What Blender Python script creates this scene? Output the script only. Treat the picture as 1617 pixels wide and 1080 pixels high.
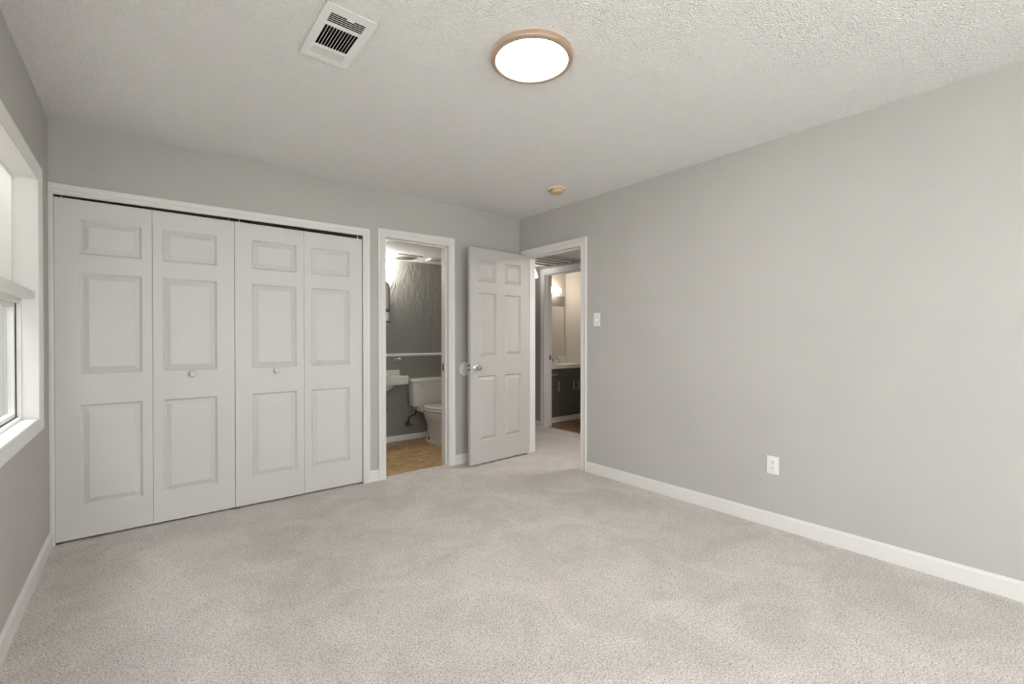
import bpy, bmesh, math, random
from mathutils import Vector, Matrix
random.seed(4)
for _o in list(bpy.data.objects):
    bpy.data.objects.remove(_o)
SC = bpy.context.scene
COL = SC.collection
PI = math.pi

# ------------------------------------------------------------------ camera, world, exposure
cam_d = bpy.data.cameras.new('camera')
cam = bpy.data.objects.new('camera', cam_d); COL.objects.link(cam)
cam_d.sensor_width = 36.0
cam_d.lens = 720.36 / 1617 * 36.0
cam_d.clip_start = 0.02
cam.location = (0, 0, 1.187)
cam.rotation_euler = (math.radians(90 - 0.387), 0, math.radians(-39.02))
SC.camera = cam

SC.view_settings.view_transform = 'Standard'
SC.view_settings.look = 'None'
SC.view_settings.gamma = 1.0
SC.view_settings.use_curve_mapping = False
SC.view_settings.exposure = -0.50
SC.cycles.use_denoising = True
SC.cycles.max_bounces = 14
SC.cycles.diffuse_bounces = 8
SC.cycles.transparent_max_bounces = 12
SC.cycles.sample_clamp_indirect = 6.0

SKY = 10.6
world = bpy.data.worlds.new('overcast_sky'); SC.world = world
world.use_nodes = True
_bg = world.node_tree.nodes['Background']
_bg.inputs['Color'].default_value = (0.965, 0.985, 1.0, 1)
_bg.inputs['Strength'].default_value = SKY

sun_d = bpy.data.lights.new('sun', 'SUN'); sun = bpy.data.objects.new('sun', sun_d); COL.objects.link(sun)
sun_d.energy = 14.0; sun_d.angle = math.radians(0.6); sun_d.color = (1.0, 0.985, 0.965)
sun.rotation_euler = (0, math.radians(-9.8), 0)     # near noon, on the window side of the house

# ------------------------------------------------------------------ room numbers (metres)
YB, XR, XL, H = 3.678, 3.090, -0.414, 2.44     # back wall, right wall, left wall, ceiling
YF = -1.75                                       # wall behind the camera
WT = 0.115
BY1, BZ = 4.942, 2.10                            # bathroom back wall, bathroom ceiling
HX0, HX1, HZ = XR + WT, 4.185, 2.15              # hall
VX0, VX1, VY1, VZ = HX1 + WT, 5.26, 5.13, 2.40   # hall bathroom

# ------------------------------------------------------------------ materials
def mat(name, color, rough=0.5, metal=0.0, bump=None, speck=None, spec=0.5, emit=None, trans=0.0, coat=0.0):
    """bump = (noise scale, distance, detail); speck = (noise scale, second colour, lo, hi)"""
    m = bpy.data.materials.new(name); m.use_nodes = True
    nt = m.node_tree; b = nt.nodes['Principled BSDF']
    b.inputs['Base Color'].default_value = (*color, 1)
    b.inputs['Roughness'].default_value = rough
    b.inputs['Metallic'].default_value = metal
    b.inputs['Specular IOR Level'].default_value = spec
    b.inputs['Transmission Weight'].default_value = trans
    b.inputs['Coat Weight'].default_value = coat
    if emit:
        b.inputs['Emission Color'].default_value = (*emit[0], 1)
        b.inputs['Emission Strength'].default_value = emit[1]
    tc = nt.nodes.new('ShaderNodeTexCoord')
    if speck:
        n = nt.nodes.new('ShaderNodeTexNoise'); n.inputs['Scale'].default_value = speck[0]; n.inputs['Detail'].default_value = 3
        r = nt.nodes.new('ShaderNodeMapRange'); r.inputs['From Min'].default_value = speck[2]; r.inputs['From Max'].default_value = speck[3]
        mx = nt.nodes.new('ShaderNodeMix'); mx.data_type = 'RGBA'
        mx.inputs['A'].default_value = (*color, 1); mx.inputs['B'].default_value = (*speck[1], 1)
        nt.links.new(tc.outputs['Object'], n.inputs['Vector']); nt.links.new(n.outputs['Fac'], r.inputs['Value'])
        nt.links.new(r.outputs['Result'], mx.inputs['Factor']); nt.links.new(mx.outputs['Result'], b.inputs['Base Color'])
    if bump:
        n = nt.nodes.new('ShaderNodeTexNoise'); n.inputs['Scale'].default_value = bump[0]; n.inputs['Detail'].default_value = bump[2]
        bp = nt.nodes.new('ShaderNodeBump'); bp.inputs['Distance'].default_value = bump[1]; bp.inputs['Strength'].default_value = 1.0
        nt.links.new(tc.outputs['Object'], n.inputs['Vector']); nt.links.new(n.outputs['Fac'], bp.inputs['Height'])
        nt.links.new(bp.outputs['Normal'], b.inputs['Normal'])
    return m

WALLC = (0.475, 0.460, 0.438)
M_wall = mat('wall_paint', WALLC, 0.55, bump=(90, 0.0012, 2), speck=(1.3, (0.462, 0.447, 0.426), 0.4, 0.6), spec=0.35)
M_white = mat('white_gloss_paint', (0.635, 0.620, 0.600), 0.42, speck=(4, (0.627, 0.612, 0.592), 0.4, 0.6), spec=0.4)
M_entry_shaded = mat('entry_door_shaded_white', (0.49, 0.473, 0.452), 0.42, speck=(4, (0.482, 0.465, 0.444), 0.4, 0.6), spec=0.4)  # door white darkened, standing in for the weaker light on the open door
M_trim = mat('trim_paint', (0.72, 0.705, 0.684), 0.38, speck=(4, (0.712, 0.697, 0.676), 0.4, 0.6), spec=0.4)
M_window = mat('window_paint', (0.80, 0.79, 0.77), 0.4, speck=(4, (0.79, 0.78, 0.76), 0.4, 0.6))
M_ceil2 = mat('smooth_ceiling_paint', (0.66, 0.65, 0.62), 0.8, bump=(60, 0.002, 2))
M_black = mat('duct_black', (0.012, 0.011, 0.010), 0.9, bump=(40, 0.001, 1))
M_dark = mat('closet_dark', (0.10, 0.095, 0.09), 0.9, bump=(40, 0.001, 1))
M_chrome = mat('chrome', (0.74, 0.73, 0.71), 0.06, 1.0, speck=(60, (0.70, 0.69, 0.67), 0.4, 0.6))
M_nickel = mat('brushed_nickel', (0.62, 0.60, 0.57), 0.32, 1.0, bump=(140, 0.0004, 2))
M_rim = mat('glow_tinted_nickel_rim', (0.74, 0.58, 0.45), 0.38, 1.0, bump=(160, 0.0003, 2))  # nickel with the lamp's warm glow put into its colour
M_steel_dark = mat('dark_steel', (0.10, 0.095, 0.09), 0.45, 0.7, bump=(90, 0.0004, 2))
M_plastic = mat('white_plastic', (0.78, 0.77, 0.745), 0.35, bump=(120, 0.0002, 1))
M_cream = mat('yellowed_plastic', (0.62, 0.46, 0.235), 0.45, speck=(25, (0.55, 0.41, 0.22), 0.35, 0.65))
M_cream2 = mat('aged_cream_plastic', (0.66, 0.585, 0.46), 0.45, speck=(25, (0.6, 0.53, 0.41), 0.35, 0.65))
M_slot = mat('slot_dark', (0.03, 0.028, 0.026), 0.8, bump=(90, 0.0002, 1))
M_porc = mat('porcelain', (0.66, 0.645, 0.612), 0.12, speck=(3, (0.645, 0.63, 0.598), 0.4, 0.6), coat=0.3)
M_greyporc = mat('grey_paint_panel', (0.25, 0.24, 0.222), 0.5, bump=(60, 0.001, 2))
M_cab = mat('espresso_cabinet', (0.105, 0.097, 0.086), 0.42, speck=(22, (0.115, 0.106, 0.094), 0.35, 0.65), bump=(45, 0.0005, 3))
M_counter = mat('cultured_marble', (0.86, 0.845, 0.81), 0.16, speck=(9, (0.83, 0.81, 0.77), 0.4, 0.65))
M_beige = mat('beige_bath_wall', (0.62, 0.575, 0.52), 0.6, bump=(90, 0.001, 2))
M_header = mat('header_board_paint', (0.24, 0.23, 0.215), 0.5, bump=(60, 0.0005, 2))
M_louver = mat('louver_aluminium', (0.46, 0.43, 0.40), 0.45, 0.15, speck=(14, (0.42, 0.39, 0.36), 0.4, 0.6))
M_fence = mat('weathered_fence', (0.07, 0.068, 0.064), 0.8, bump=(25, 0.003, 4), speck=(9, (0.06, 0.058, 0.055), 0.35, 0.65))
M_ground = mat('outside_concrete', (0.72, 0.715, 0.70), 0.9, bump=(30, 0.004, 4), speck=(6, (0.66, 0.655, 0.64), 0.35, 0.65))
M_rubber = mat('dark_gasket', (0.05, 0.048, 0.045), 0.7, bump=(90, 0.0003, 1))
M_hose = mat('dark_supply_hose', (0.03, 0.026, 0.022), 0.5, bump=(220, 0.0006, 1))
M_lens = mat('lit_acrylic_lens', (0.9, 0.88, 0.84), 0.4, emit=((1.0, 0.975, 0.94), 78.0), bump=(80, 0.0002, 1))
M_bulb = mat('lit_opal_globe', (0.9, 0.88, 0.84), 0.4, emit=((1.0, 0.96, 0.90), 330.0), bump=(80, 0.0002, 1))
M_cone = mat('lit_cone_glass', (0.9, 0.88, 0.84), 0.4, emit=((1.0, 0.98, 0.95), 10.0), bump=(80, 0.0002, 1))
M_tube = mat('lit_vanity_glass', (0.9, 0.86, 0.78), 0.4, emit=((1.0, 0.91, 0.79), 26.0), bump=(80, 0.0002, 1))
M_acrylic = mat('clear_acrylic', (0.9, 0.9, 0.88), 0.08, trans=0.7, bump=(50, 0.0003, 1))
M_mirror = mat('mirror_silver', (0.86, 0.86, 0.84), 0.03, 1.0, speck=(2, (0.85, 0.85, 0.83), 0.4, 0.6))


def glass_mat():
    m = bpy.data.materials.new('window_glass'); m.use_nodes = True
    nt = m.node_tree; nt.nodes.clear()
    out = nt.nodes.new('ShaderNodeOutputMaterial'); mx = nt.nodes.new('ShaderNodeMixShader')
    t = nt.nodes.new('ShaderNodeBsdfTransparent'); g = nt.nodes.new('ShaderNodeBsdfGlossy')
    geo = nt.nodes.new('ShaderNodeNewGeometry'); dot = nt.nodes.new('ShaderNodeVectorMath'); dot.operation = 'DOT_PRODUCT'
    nt.links.new(geo.outputs['Incoming'], dot.inputs[0]); nt.links.new(geo.outputs['Normal'], dot.inputs[1])
    prev = dot.outputs['Value']                              # Schlick reflectance, the same from both faces of the sheet
    for op, val in (('ABSOLUTE', None), ('SUBTRACT', 1.0), ('POWER', 5.0), ('MULTIPLY', 0.92), ('ADD', 0.04)):
        f = nt.nodes.new('ShaderNodeMath'); f.operation = op
        if op == 'SUBTRACT': f.inputs[0].default_value = val; nt.links.new(prev, f.inputs[1])
        else:
            nt.links.new(prev, f.inputs[0])
            if val is not None: f.inputs[1].default_value = val
        prev = f.outputs[0]
    n = nt.nodes.new('ShaderNodeTexNoise'); n.inputs['Scale'].default_value = 1.5
    r = nt.nodes.new('ShaderNodeMapRange'); r.inputs['To Min'].default_value = 0.0; r.inputs['To Max'].default_value = 0.02
    t.inputs['Color'].default_value = (0.94, 0.95, 0.94, 1); g.inputs['Roughness'].default_value = 0.02
    nt.links.new(n.outputs['Fac'], r.inputs['Value']); nt.links.new(r.outputs['Result'], g.inputs['Roughness'])
    nt.links.new(prev, mx.inputs['Fac']); nt.links.new(t.outputs[0], mx.inputs[1]); nt.links.new(g.outputs[0], mx.inputs[2])
    nt.links.new(mx.outputs[0], out.inputs['Surface'])
    return m
M_glass = glass_mat()


def shade_mat():
    m = bpy.data.materials.new('white_shade_cloth'); m.use_nodes = True
    nt = m.node_tree; nt.nodes.clear()
    out = nt.nodes.new('ShaderNodeOutputMaterial'); mx = nt.nodes.new('ShaderNodeMixShader'); mx.inputs[0].default_value = 0.46
    d = nt.nodes.new('ShaderNodeBsdfDiffuse'); t = nt.nodes.new('ShaderNodeBsdfTranslucent')
    n = nt.nodes.new('ShaderNodeTexNoise'); n.inputs['Scale'].default_value = 6
    mc = nt.nodes.new('ShaderNodeMix'); mc.data_type = 'RGBA'
    mc.inputs['A'].default_value = (0.80, 0.79, 0.765, 1); mc.inputs['B'].default_value = (0.77, 0.76, 0.735, 1)
    nt.links.new(n.outputs['Fac'], mc.inputs['Factor'])
    nt.links.new(mc.outputs['Result'], d.inputs['Color']); nt.links.new(mc.outputs['Result'], t.inputs['Color'])
    nt.links.new(d.outputs[0], mx.inputs[1]); nt.links.new(t.outputs[0], mx.inputs[2]); nt.links.new(mx.outputs[0], out.inputs['Surface'])
    return m
M_shade = shade_mat()


def carpet_mat():
    m = bpy.data.materials.new('beige_cut_pile_carpet'); m.use_nodes = True
    nt = m.node_tree; b = nt.nodes['Principled BSDF']; L = nt.links.new
    b.inputs['Roughness'].default_value = 0.95; b.inputs['Specular IOR Level'].default_value = 0.1
    b.inputs['Sheen Weight'].default_value = 0.15
    tc = nt.nodes.new('ShaderNodeTexCoord')
    def noise(scale, detail, rough=0.5, dist=0.0):
        n = nt.nodes.new('ShaderNodeTexNoise'); n.inputs['Scale'].default_value = scale; n.inputs['Detail'].default_value = detail
        n.inputs['Roughness'].default_value = rough; n.inputs['Distortion'].default_value = dist
        L(tc.outputs['Object'], n.inputs['Vector']); return n
    fine = noise(165, 3, 0.65, 0.6)
    cr = nt.nodes.new('ShaderNodeValToRGB')
    e = cr.color_ramp.elements
    e[0].position = 0.34; e[0].color = (0.31, 0.274, 0.255, 1)
    e[1].position = 0.62; e[1].color = (0.84, 0.785, 0.755, 1)
    k = cr.color_ramp.elements.new(0.47); k.color = (0.61, 0.556, 0.528, 1)
    L(fine.outputs['Fac'], cr.inputs['Fac'])
    big = noise(2.6, 4, 0.6, 1.2)                     # pile brushed this way and that
    mr = nt.nodes.new('ShaderNodeMapRange'); mr.inputs['From Min'].default_value = 0.35; mr.inputs['From Max'].default_value = 0.65
    mr.inputs['To Min'].default_value = 0.90; mr.inputs['To Max'].default_value = 1.07
    L(big.outputs['Fac'], mr.inputs['Value'])
    mul = nt.nodes.new('ShaderNodeMix'); mul.data_type = 'RGBA'; mul.blend_type = 'MULTIPLY'; mul.inputs['Factor'].default_value = 1.0
    L(cr.outputs['Color'], mul.inputs['A']); L(mr.outputs['Result'], mul.inputs['B'])
    L(mul.outputs['Result'], b.inputs['Base Color'])
    bp = nt.nodes.new('ShaderNodeBump'); bp.inputs['Distance'].default_value = 0.006; bp.inputs['Strength'].default_value = 0.9
    L(fine.outputs['Fac'], bp.inputs['Height']); L(bp.outputs['Normal'], b.inputs['Normal'])
    return m
M_carpet = carpet_mat()


def popcorn_mat():
    m = bpy.data.materials.new('textured_ceiling'); m.use_nodes = True
    nt = m.node_tree; b = nt.nodes['Principled BSDF']; L = nt.links.new
    b.inputs['Base Color'].default_value = (0.845, 0.832, 0.812, 1); b.inputs['Roughness'].default_value = 0.9
    b.inputs['Specular IOR Level'].default_value = 0.15
    tc = nt.nodes.new('ShaderNodeTexCoord')
    n = nt.nodes.new('ShaderNodeTexNoise'); n.inputs['Scale'].default_value = 125; n.inputs['Detail'].default_value = 3; n.inputs['Roughness'].default_value = 0.6
    v = nt.nodes.new('ShaderNodeTexVoronoi'); v.inputs['Scale'].default_value = 150
    ad = nt.nodes.new('ShaderNodeMath'); ad.operation = 'SUBTRACT'
    L(tc.outputs['Object'], n.inputs['Vector']); L(tc.outputs['Object'], v.inputs['Vector'])
    L(n.outputs['Fac'], ad.inputs[0]); L(v.outputs['Distance'], ad.inputs[1])
    bp = nt.nodes.new('ShaderNodeBump'); bp.inputs['Distance'].default_value = 0.007; bp.inputs['Strength'].default_value = 0.9
    L(ad.outputs[0], bp.inputs['Height']); L(bp.outputs['Normal'], b.inputs['Normal'])
    return m
M_ceil = popcorn_mat()


def plaster_mat():
    m = bpy.data.materials.new('trowelled_plaster'); m.use_nodes = True
    nt = m.node_tree; b = nt.nodes['Principled BSDF']; L = nt.links.new
    b.inputs['Base Color'].default_value = (0.235, 0.226, 0.208, 1); b.inputs['Roughness'].default_value = 0.5
    tc = nt.nodes.new('ShaderNodeTexCoord')
    mp = nt.nodes.new('ShaderNodeMapping'); mp.inputs['Scale'].default_value = (1.0, 1.0, 0.5)
    n = nt.nodes.new('ShaderNodeTexNoise'); n.inputs['Scale'].default_value = 13; n.inputs['Detail'].default_value = 3; n.inputs['Distortion'].default_value = 1.6
    L(tc.outputs['Object'], mp.inputs['Vector']); L(mp.outputs['Vector'], n.inputs['Vector'])
    bp = nt.nodes.new('ShaderNodeBump'); bp.inputs['Distance'].default_value = 0.014; bp.inputs['Strength'].default_value = 0.8
    L(n.outputs['Fac'], bp.inputs['Height']); L(bp.outputs['Normal'], b.inputs['Normal'])
    return m
M_plaster = plaster_mat()
M_bathwall = mat('grey_bath_wall', (0.225, 0.216, 0.198), 0.5, bump=(45, 0.0015, 2))


def plank_mat(name, c1, c2, c3, along, bw, bh, mortar, grain=(2.0, 14.0, 1)):
    m = bpy.data.materials.new(name); m.use_nodes = True
    nt = m.node_tree; b = nt.nodes['Principled BSDF']; L = nt.links.new
    b.inputs['Roughness'].default_value = 0.38
    tc = nt.nodes.new('ShaderNodeTexCoord'); mp = nt.nodes.new('ShaderNodeMapping')
    mp.inputs['Rotation'].default_value = (0, 0, along)
    br = nt.nodes.new('ShaderNodeTexBrick'); br.inputs['Scale'].default_value = 1.0; br.offset = 0.5 if bw != bh else 0.0
    br.inputs['Brick Width'].default_value = bw; br.inputs['Row Height'].default_value = bh; br.inputs['Mortar Size'].default_value = mortar
    br.inputs['Color1'].default_value = (*c1, 1); br.inputs['Color2'].default_value = (*c2, 1); br.inputs['Mortar'].default_value = (*c3, 1)
    st = nt.nodes.new('ShaderNodeMapping'); st.inputs['Rotation'].default_value = (0, 0, along); st.inputs['Scale'].default_value = grain
    n = nt.nodes.new('ShaderNodeTexNoise'); n.inputs['Scale'].default_value = 2.2; n.inputs['Detail'].default_value = 6; n.inputs['Distortion'].default_value = 1.0
    r = nt.nodes.new('ShaderNodeMapRange'); r.inputs['From Min'].default_value = 0.3; r.inputs['From Max'].default_value = 0.7
    r.inputs['To Min'].default_value = 0.55; r.inputs['To Max'].default_value = 1.35
    mul = nt.nodes.new('ShaderNodeMix'); mul.data_type = 'RGBA'; mul.blend_type = 'MULTIPLY'; mul.inputs['Factor'].default_value = 1.0
    L(tc.outputs['Object'], mp.inputs['Vector']); L(mp.outputs['Vector'], br.inputs['Vector'])
    L(tc.outputs['Object'], st.inputs['Vector']); L(st.outputs['Vector'], n.inputs['Vector']); L(n.outputs['Fac'], r.inputs['Value'])
    L(br.outputs['Color'], mul.inputs['A']); L(r.outputs['Result'], mul.inputs['B']); L(mul.outputs['Result'], b.inputs['Base Color'])
    return m
M_tile = plank_mat('brown_vinyl_tile', (0.52, 0.345, 0.17), (0.47, 0.305, 0.15), (0.37, 0.24, 0.12), 0.0, 0.305, 0.305, 0.003, (5.0, 7.0, 1))
M_wood = plank_mat('wood_plank_floor', (0.32, 0.19, 0.10), (0.21, 0.125, 0.065), (0.09, 0.05, 0.03), 0.0, 0.9, 0.10, 0.003)

# ------------------------------------------------------------------ mesh helpers
def box(bm, x0, x1, y0, y1, z0, z1, bevel=0.0, seg=2):
    r = bmesh.ops.create_cube(bm, size=1.0)
    vs = r['verts']
    for v in vs:
        v.co = Vector(((x0 + x1) / 2 + v.co.x * (x1 - x0), (y0 + y1) / 2 + v.co.y * (y1 - y0), (z0 + z1) / 2 + v.co.z * (z1 - z0)))
    if bevel:
        es = list({e for v in vs for e in v.link_edges})
        bmesh.ops.bevel(bm, geom=es, offset=bevel, segments=seg, profile=0.5, affect='EDGES')

def ring(bm, x0, x1, y0, y1, z0, z1, w, bev=0.0015):
    box(bm, x0, x1, y0, y0 + w, z0, z1, bev); box(bm, x0, x1, y1 - w, y1, z0, z1, bev)
    box(bm, x0, x1, y0 + w, y1 - w, z0, z0 + w, bev); box(bm, x0, x1, y0 + w, y1 - w, z1 - w, z1, bev)

def ring_flat(bm, x0, x1, y0, y1, z0, z1, w, bev=0.0015):
    box(bm, x0, x0 + w, y0, y1, z0, z1, bev); box(bm, x1 - w, x1, y0, y1, z0, z1, bev)
    box(bm, x0 + w, x1 - w, y0, y0 + w, z0, z1, bev); box(bm, x0 + w, x1 - w, y1 - w, y1, z0, z1, bev)

def lathe(bm, prof, n=48, axis='Z', at=(0, 0, 0), cap=True):
    """prof = [(radius, height)...] turned about the axis"""
    rings = []
    def P(r, h, a):
        c, s = r * math.cos(a), r * math.sin(a)
        v = {'Z': (c, s, h), 'Y': (c, h, s), 'X': (h, c, s)}[axis]
        return Vector(v) + Vector(at)
    for r, h in prof:
        if r < 1e-6: rings.append([bm.verts.new(P(0, h, 0))])
        else: rings.append([bm.verts.new(P(r, h, 2 * PI * k / n)) for k in range(n)])
    for a, b in zip(rings, rings[1:]):
        for k in range(n):
            q = [a[k % len(a)], a[(k + 1) % len(a)], b[(k + 1) % len(b)], b[k % len(b)]]
            q = list(dict.fromkeys(q))
            if len(q) > 2: bm.faces.new(q)
    if cap:
        for rg in (rings[0], rings[-1]):
            if len(rg) > 2: bm.faces.new(rg)

def loft(bm, secs, n=40, cap=True):
    """secs = [(z, cx, cy, rx, ry, exponent)...] superellipse rings stacked in order"""
    rings = []
    for z, cx, cy, rx, ry, ex in secs:
        rg = []
        for k in range(n):
            a = 2 * PI * k / n; c, s = math.cos(a), math.sin(a)
            rg.append(bm.verts.new((cx + rx * math.copysign(abs(c) ** (2 / ex), c), cy + ry * math.copysign(abs(s) ** (2 / ex), s), z)))
        rings.append(rg)
    for a, b in zip(rings, rings[1:]):
        for k in range(n):
            bm.faces.new([a[k], a[(k + 1) % n], b[(k + 1) % n], b[k]])
    if cap:
        bm.faces.new(rings[0]); bm.faces.new(rings[-1])

def tube(bm, pts, r, n=12):
    pts = [Vector(p) for p in pts]; rings = []
    for i, p in enumerate(pts):
        t = ((pts[min(i + 1, len(pts) - 1)] - p).normalized() + (p - pts[max(i - 1, 0)]).normalized())
        t = t.normalized() if t.length > 1e-6 else Vector((0, 0, 1))
        u = t.cross(Vector((0.31, 0.17, 0.93))).normalized(); v = t.cross(u)
        rings.append([bm.verts.new(p + (u * math.cos(2 * PI * k / n) + v * math.sin(2 * PI * k / n)) * r) for k in range(n)])
    for a, b in zip(rings, rings[1:]):
        for k in range(n): bm.faces.new([a[k], a[(k + 1) % n], b[(k + 1) % n], b[k]])
    bm.faces.new(rings[0]); bm.faces.new(rings[-1])

def curve_pts(P, n=8):
    """Catmull-Rom through P"""
    P = [Vector(p) for p in P]; Q = [P[0]] + P + [P[-1]]; out = []
    for i in range(1, len(Q) - 2):
        a, b, c, d = Q[i - 1:i + 3]
        for k in range(n):
            t = k / n
            out.append(0.5 * (2 * b + (c - a) * t + (2 * a - 5 * b + 4 * c - d) * t * t + (3 * b - a - 3 * c + d) * t ** 3))
    return out + [P[-1]]

def slab(bm, axis, p0, p1, us, vs, holes):
    """a wall/ceiling slab between p0 and p1 on one axis with rectangular holes cut through it; us, vs = extents; holes = [(u0,u1,v0,v1)]"""
    U = sorted({us[0], us[1], *[h[0] for h in holes], *[h[1] for h in holes]}); U = [u for u in U if us[0] <= u <= us[1]]
    V = sorted({vs[0], vs[1], *[h[2] for h in holes], *[h[3] for h in holes]}); V = [v for v in V if vs[0] <= v <= vs[1]]
    def full(i, j):
        if not (0 <= i < len(U) - 1 and 0 <= j < len(V) - 1): return False
        cu, cv = (U[i] + U[i + 1]) / 2, (V[j] + V[j + 1]) / 2
        return not any(h[0] < cu < h[1] and h[2] < cv < h[3] for h in holes)
    cache = {}
    def vt(u, v, p):
        k = (round(u, 5), round(v, 5), p)
        if k not in cache:
            cache[k] = bm.verts.new({'x': (p, u, v), 'y': (u, p, v), 'z': (u, v, p)}[axis])
        return cache[k]
    for i in range(len(U) - 1):
        for j in range(len(V) - 1):
            if not full(i, j): continue
            a, b, c, d = U[i], U[i + 1], V[j], V[j + 1]
            for p in (p0, p1): bm.faces.new([vt(a, c, p), vt(b, c, p), vt(b, d, p), vt(a, d, p)])
            for (di, dj, e) in ((-1, 0, ((a, c), (a, d))), (1, 0, ((b, c), (b, d))), (0, -1, ((a, c), (b, c))), (0, 1, ((a, d), (b, d)))):
                if not full(i + di, j + dj):
                    (u1, v1), (u2, v2) = e
                    bm.faces.new([vt(u1, v1, p0), vt(u2, v2, p0), vt(u2, v2, p1), vt(u1, v1, p1)])

CASING = [(0.0, 0.0), (0.0, 0.011), (0.08, 0.013), (0.16, 0.010), (0.24, 0.009), (0.34, 0.012), (0.42, 0.0125), (0.50, 0.0095), (0.60, 0.0115), (0.72, 0.016), (0.86, 0.0185), (0.97, 0.0185), (1.0, 0.016), (1.0, 0.0)]
def casing(bm, inner, outer, to3d, prof=CASING, closed=False):
    """mitred moulding between an inner and an outer polyline; to3d(a, z, depth)"""
    lines = []
    for w, d in prof:
        lines.append([bm.verts.new(to3d(i[0] + (o[0] - i[0]) * w, i[1] + (o[1] - i[1]) * w, d)) for i, o in zip(inner, outer)])
    m = len(inner); K = len(prof)
    for s in range(K):
        a, b = lines[s], lines[(s + 1) % K]
        for k in range(m if closed else m - 1):
            bm.faces.new([a[k], a[(k + 1) % m], b[(k + 1) % m], b[k]])
    if not closed:
        bm.faces.new([l[0] for l in lines]); bm.faces.new([l[-1] for l in lines])

BASE = [(0, 0), (0.012, 0), (0.012, 0.062), (0.0105, 0.068), (0.0115, 0.074), (0.009, 0.082), (0.004, 0.089), (0, 0.091)]
def skirting(bm, p0, p1, nrm, prof=BASE):
    rings = []
    for p in (p0, p1):
        rings.append([bm.verts.new((p[0] + nrm[0] * d, p[1] + nrm[1] * d, z)) for d, z in prof])
    n = len(prof)
    for k in range(n): bm.faces.new([rings[0][k], rings[0][(k + 1) % n], rings[1][(k + 1) % n], rings[1][k]])
    bm.faces.new(rings[0]); bm.faces.new(rings[1])

RINGS = [(0.0, 0.0), (0.002, -0.002), (0.012, -0.016), (0.0145, -0.016), (0.041, -0.0025), (0.043, -0.002)]
def panel_face(bm, w, h, rects, place, rings=RINGS):
    """a moulded door skin: rects (u0,u1,v0,v1) get a groove and a raised field; place(u, v, d) gives the point"""
    U = sorted({0, w, *[r[0] for r in rects], *[r[1] for r in rects]}); V = sorted({0, h, *[r[2] for r in rects], *[r[3] for r in rects]})
    cache = {}
    def vt(u, v):
        k = (round(u, 5), round(v, 5))
        if k not in cache: cache[k] = bm.verts.new(place(u, v, 0))
        return cache[k]
    for i in range(len(U) - 1):
        for j in range(len(V) - 1):
            cu, cv = (U[i] + U[i + 1]) / 2, (V[j] + V[j + 1]) / 2
            if any(r[0] < cu < r[1] and r[2] < cv < r[3] for r in rects): continue
            bm.faces.new([vt(U[i], V[j]), vt(U[i + 1], V[j]), vt(U[i + 1], V[j + 1]), vt(U[i], V[j + 1])])
    for r in rects:
        us = [u for u in U if r[0] - 1e-6 <= u <= r[1] + 1e-6]; vs = [v for v in V if r[2] - 1e-6 <= v <= r[3] + 1e-6]
        loop = [vt(u, r[2]) for u in us] + [vt(r[1], v) for v in vs[1:]] + [vt(u, r[3]) for u in reversed(us[:-1])] + [vt(r[0], v) for v in reversed(vs[1:-1])]
        prev = None
        for o, d in rings[1:]:
            q = [bm.verts.new(place(u, v, d)) for u, v in ((r[0] + o, r[2] + o), (r[1] - o, r[2] + o), (r[1] - o, r[3] - o), (r[0] + o, r[3] - o))]
            if prev is None:
                cor = [vt(r[0], r[2]), vt(r[1], r[2]), vt(r[1], r[3]), vt(r[0], r[3])]
                for k in range(4):
                    i0 = loop.index(cor[k]); i1 = loop.index(cor[(k + 1) % 4]); seg = []
                    i = i0
                    while True:
                        seg.append(loop[i])
                        if i == i1: break
                        i = (i + 1) % len(loop)
                    bm.faces.new(seg + [q[(k + 1) % 4], q[k]])
            else:
                for k in range(4): bm.faces.new([prev[k], prev[(k + 1) % 4], q[(k + 1) % 4], q[k]])
            prev = q
        bm.faces.new(prev)
    return [vt(u, 0) for u in U] + [vt(w, v) for v in V[1:]] + [vt(u, h) for u in reversed(U[:-1])] + [vt(0, v) for v in reversed(V[1:-1])]

def obj(name, bm, material, parent=None, smooth=None, loc=None, recalc=True):
    if recalc: bmesh.ops.recalc_face_normals(bm, faces=bm.faces[:])
    me = bpy.data.meshes.new(name); bm.to_mesh(me); bm.free()
    me.materials.append(material)
    if smooth is not None:
        for p in me.polygons: p.use_smooth = True
        me.set_sharp_from_angle(angle=math.radians(smooth))
    o = bpy.data.objects.new(name, me); COL.objects.link(o)
    if parent: o.parent = parent
    if loc: o.location = loc
    return o

def B(): return bmesh.new()
def tag(o, label, cat, group=None):
    o['label'] = label; o['category'] = cat
    if group: o['group'] = group
    return o
def thing(name, label, cat, loc=(0, 0, 0), group=None):
    o = bpy.data.objects.new(name, None); COL.objects.link(o); o.location = loc; o.empty_display_size = 0.1
    return tag(o, label, cat, group)
def struct(name, bm, m, parent=None, label=None, smooth=None):
    o = obj(name, bm, m, parent, smooth)
    o['kind'] = 'structure'
    if label: o['label'] = label
    return o
def struct_root(name, loc=(0, 0, 0), rz=0.0, label=None):
    o = bpy.data.objects.new(name, None); COL.objects.link(o); o.location = loc; o.rotation_euler = (0, 0, rz)
    o['kind'] = 'structure'
    if label: o['label'] = label
    return o

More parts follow.
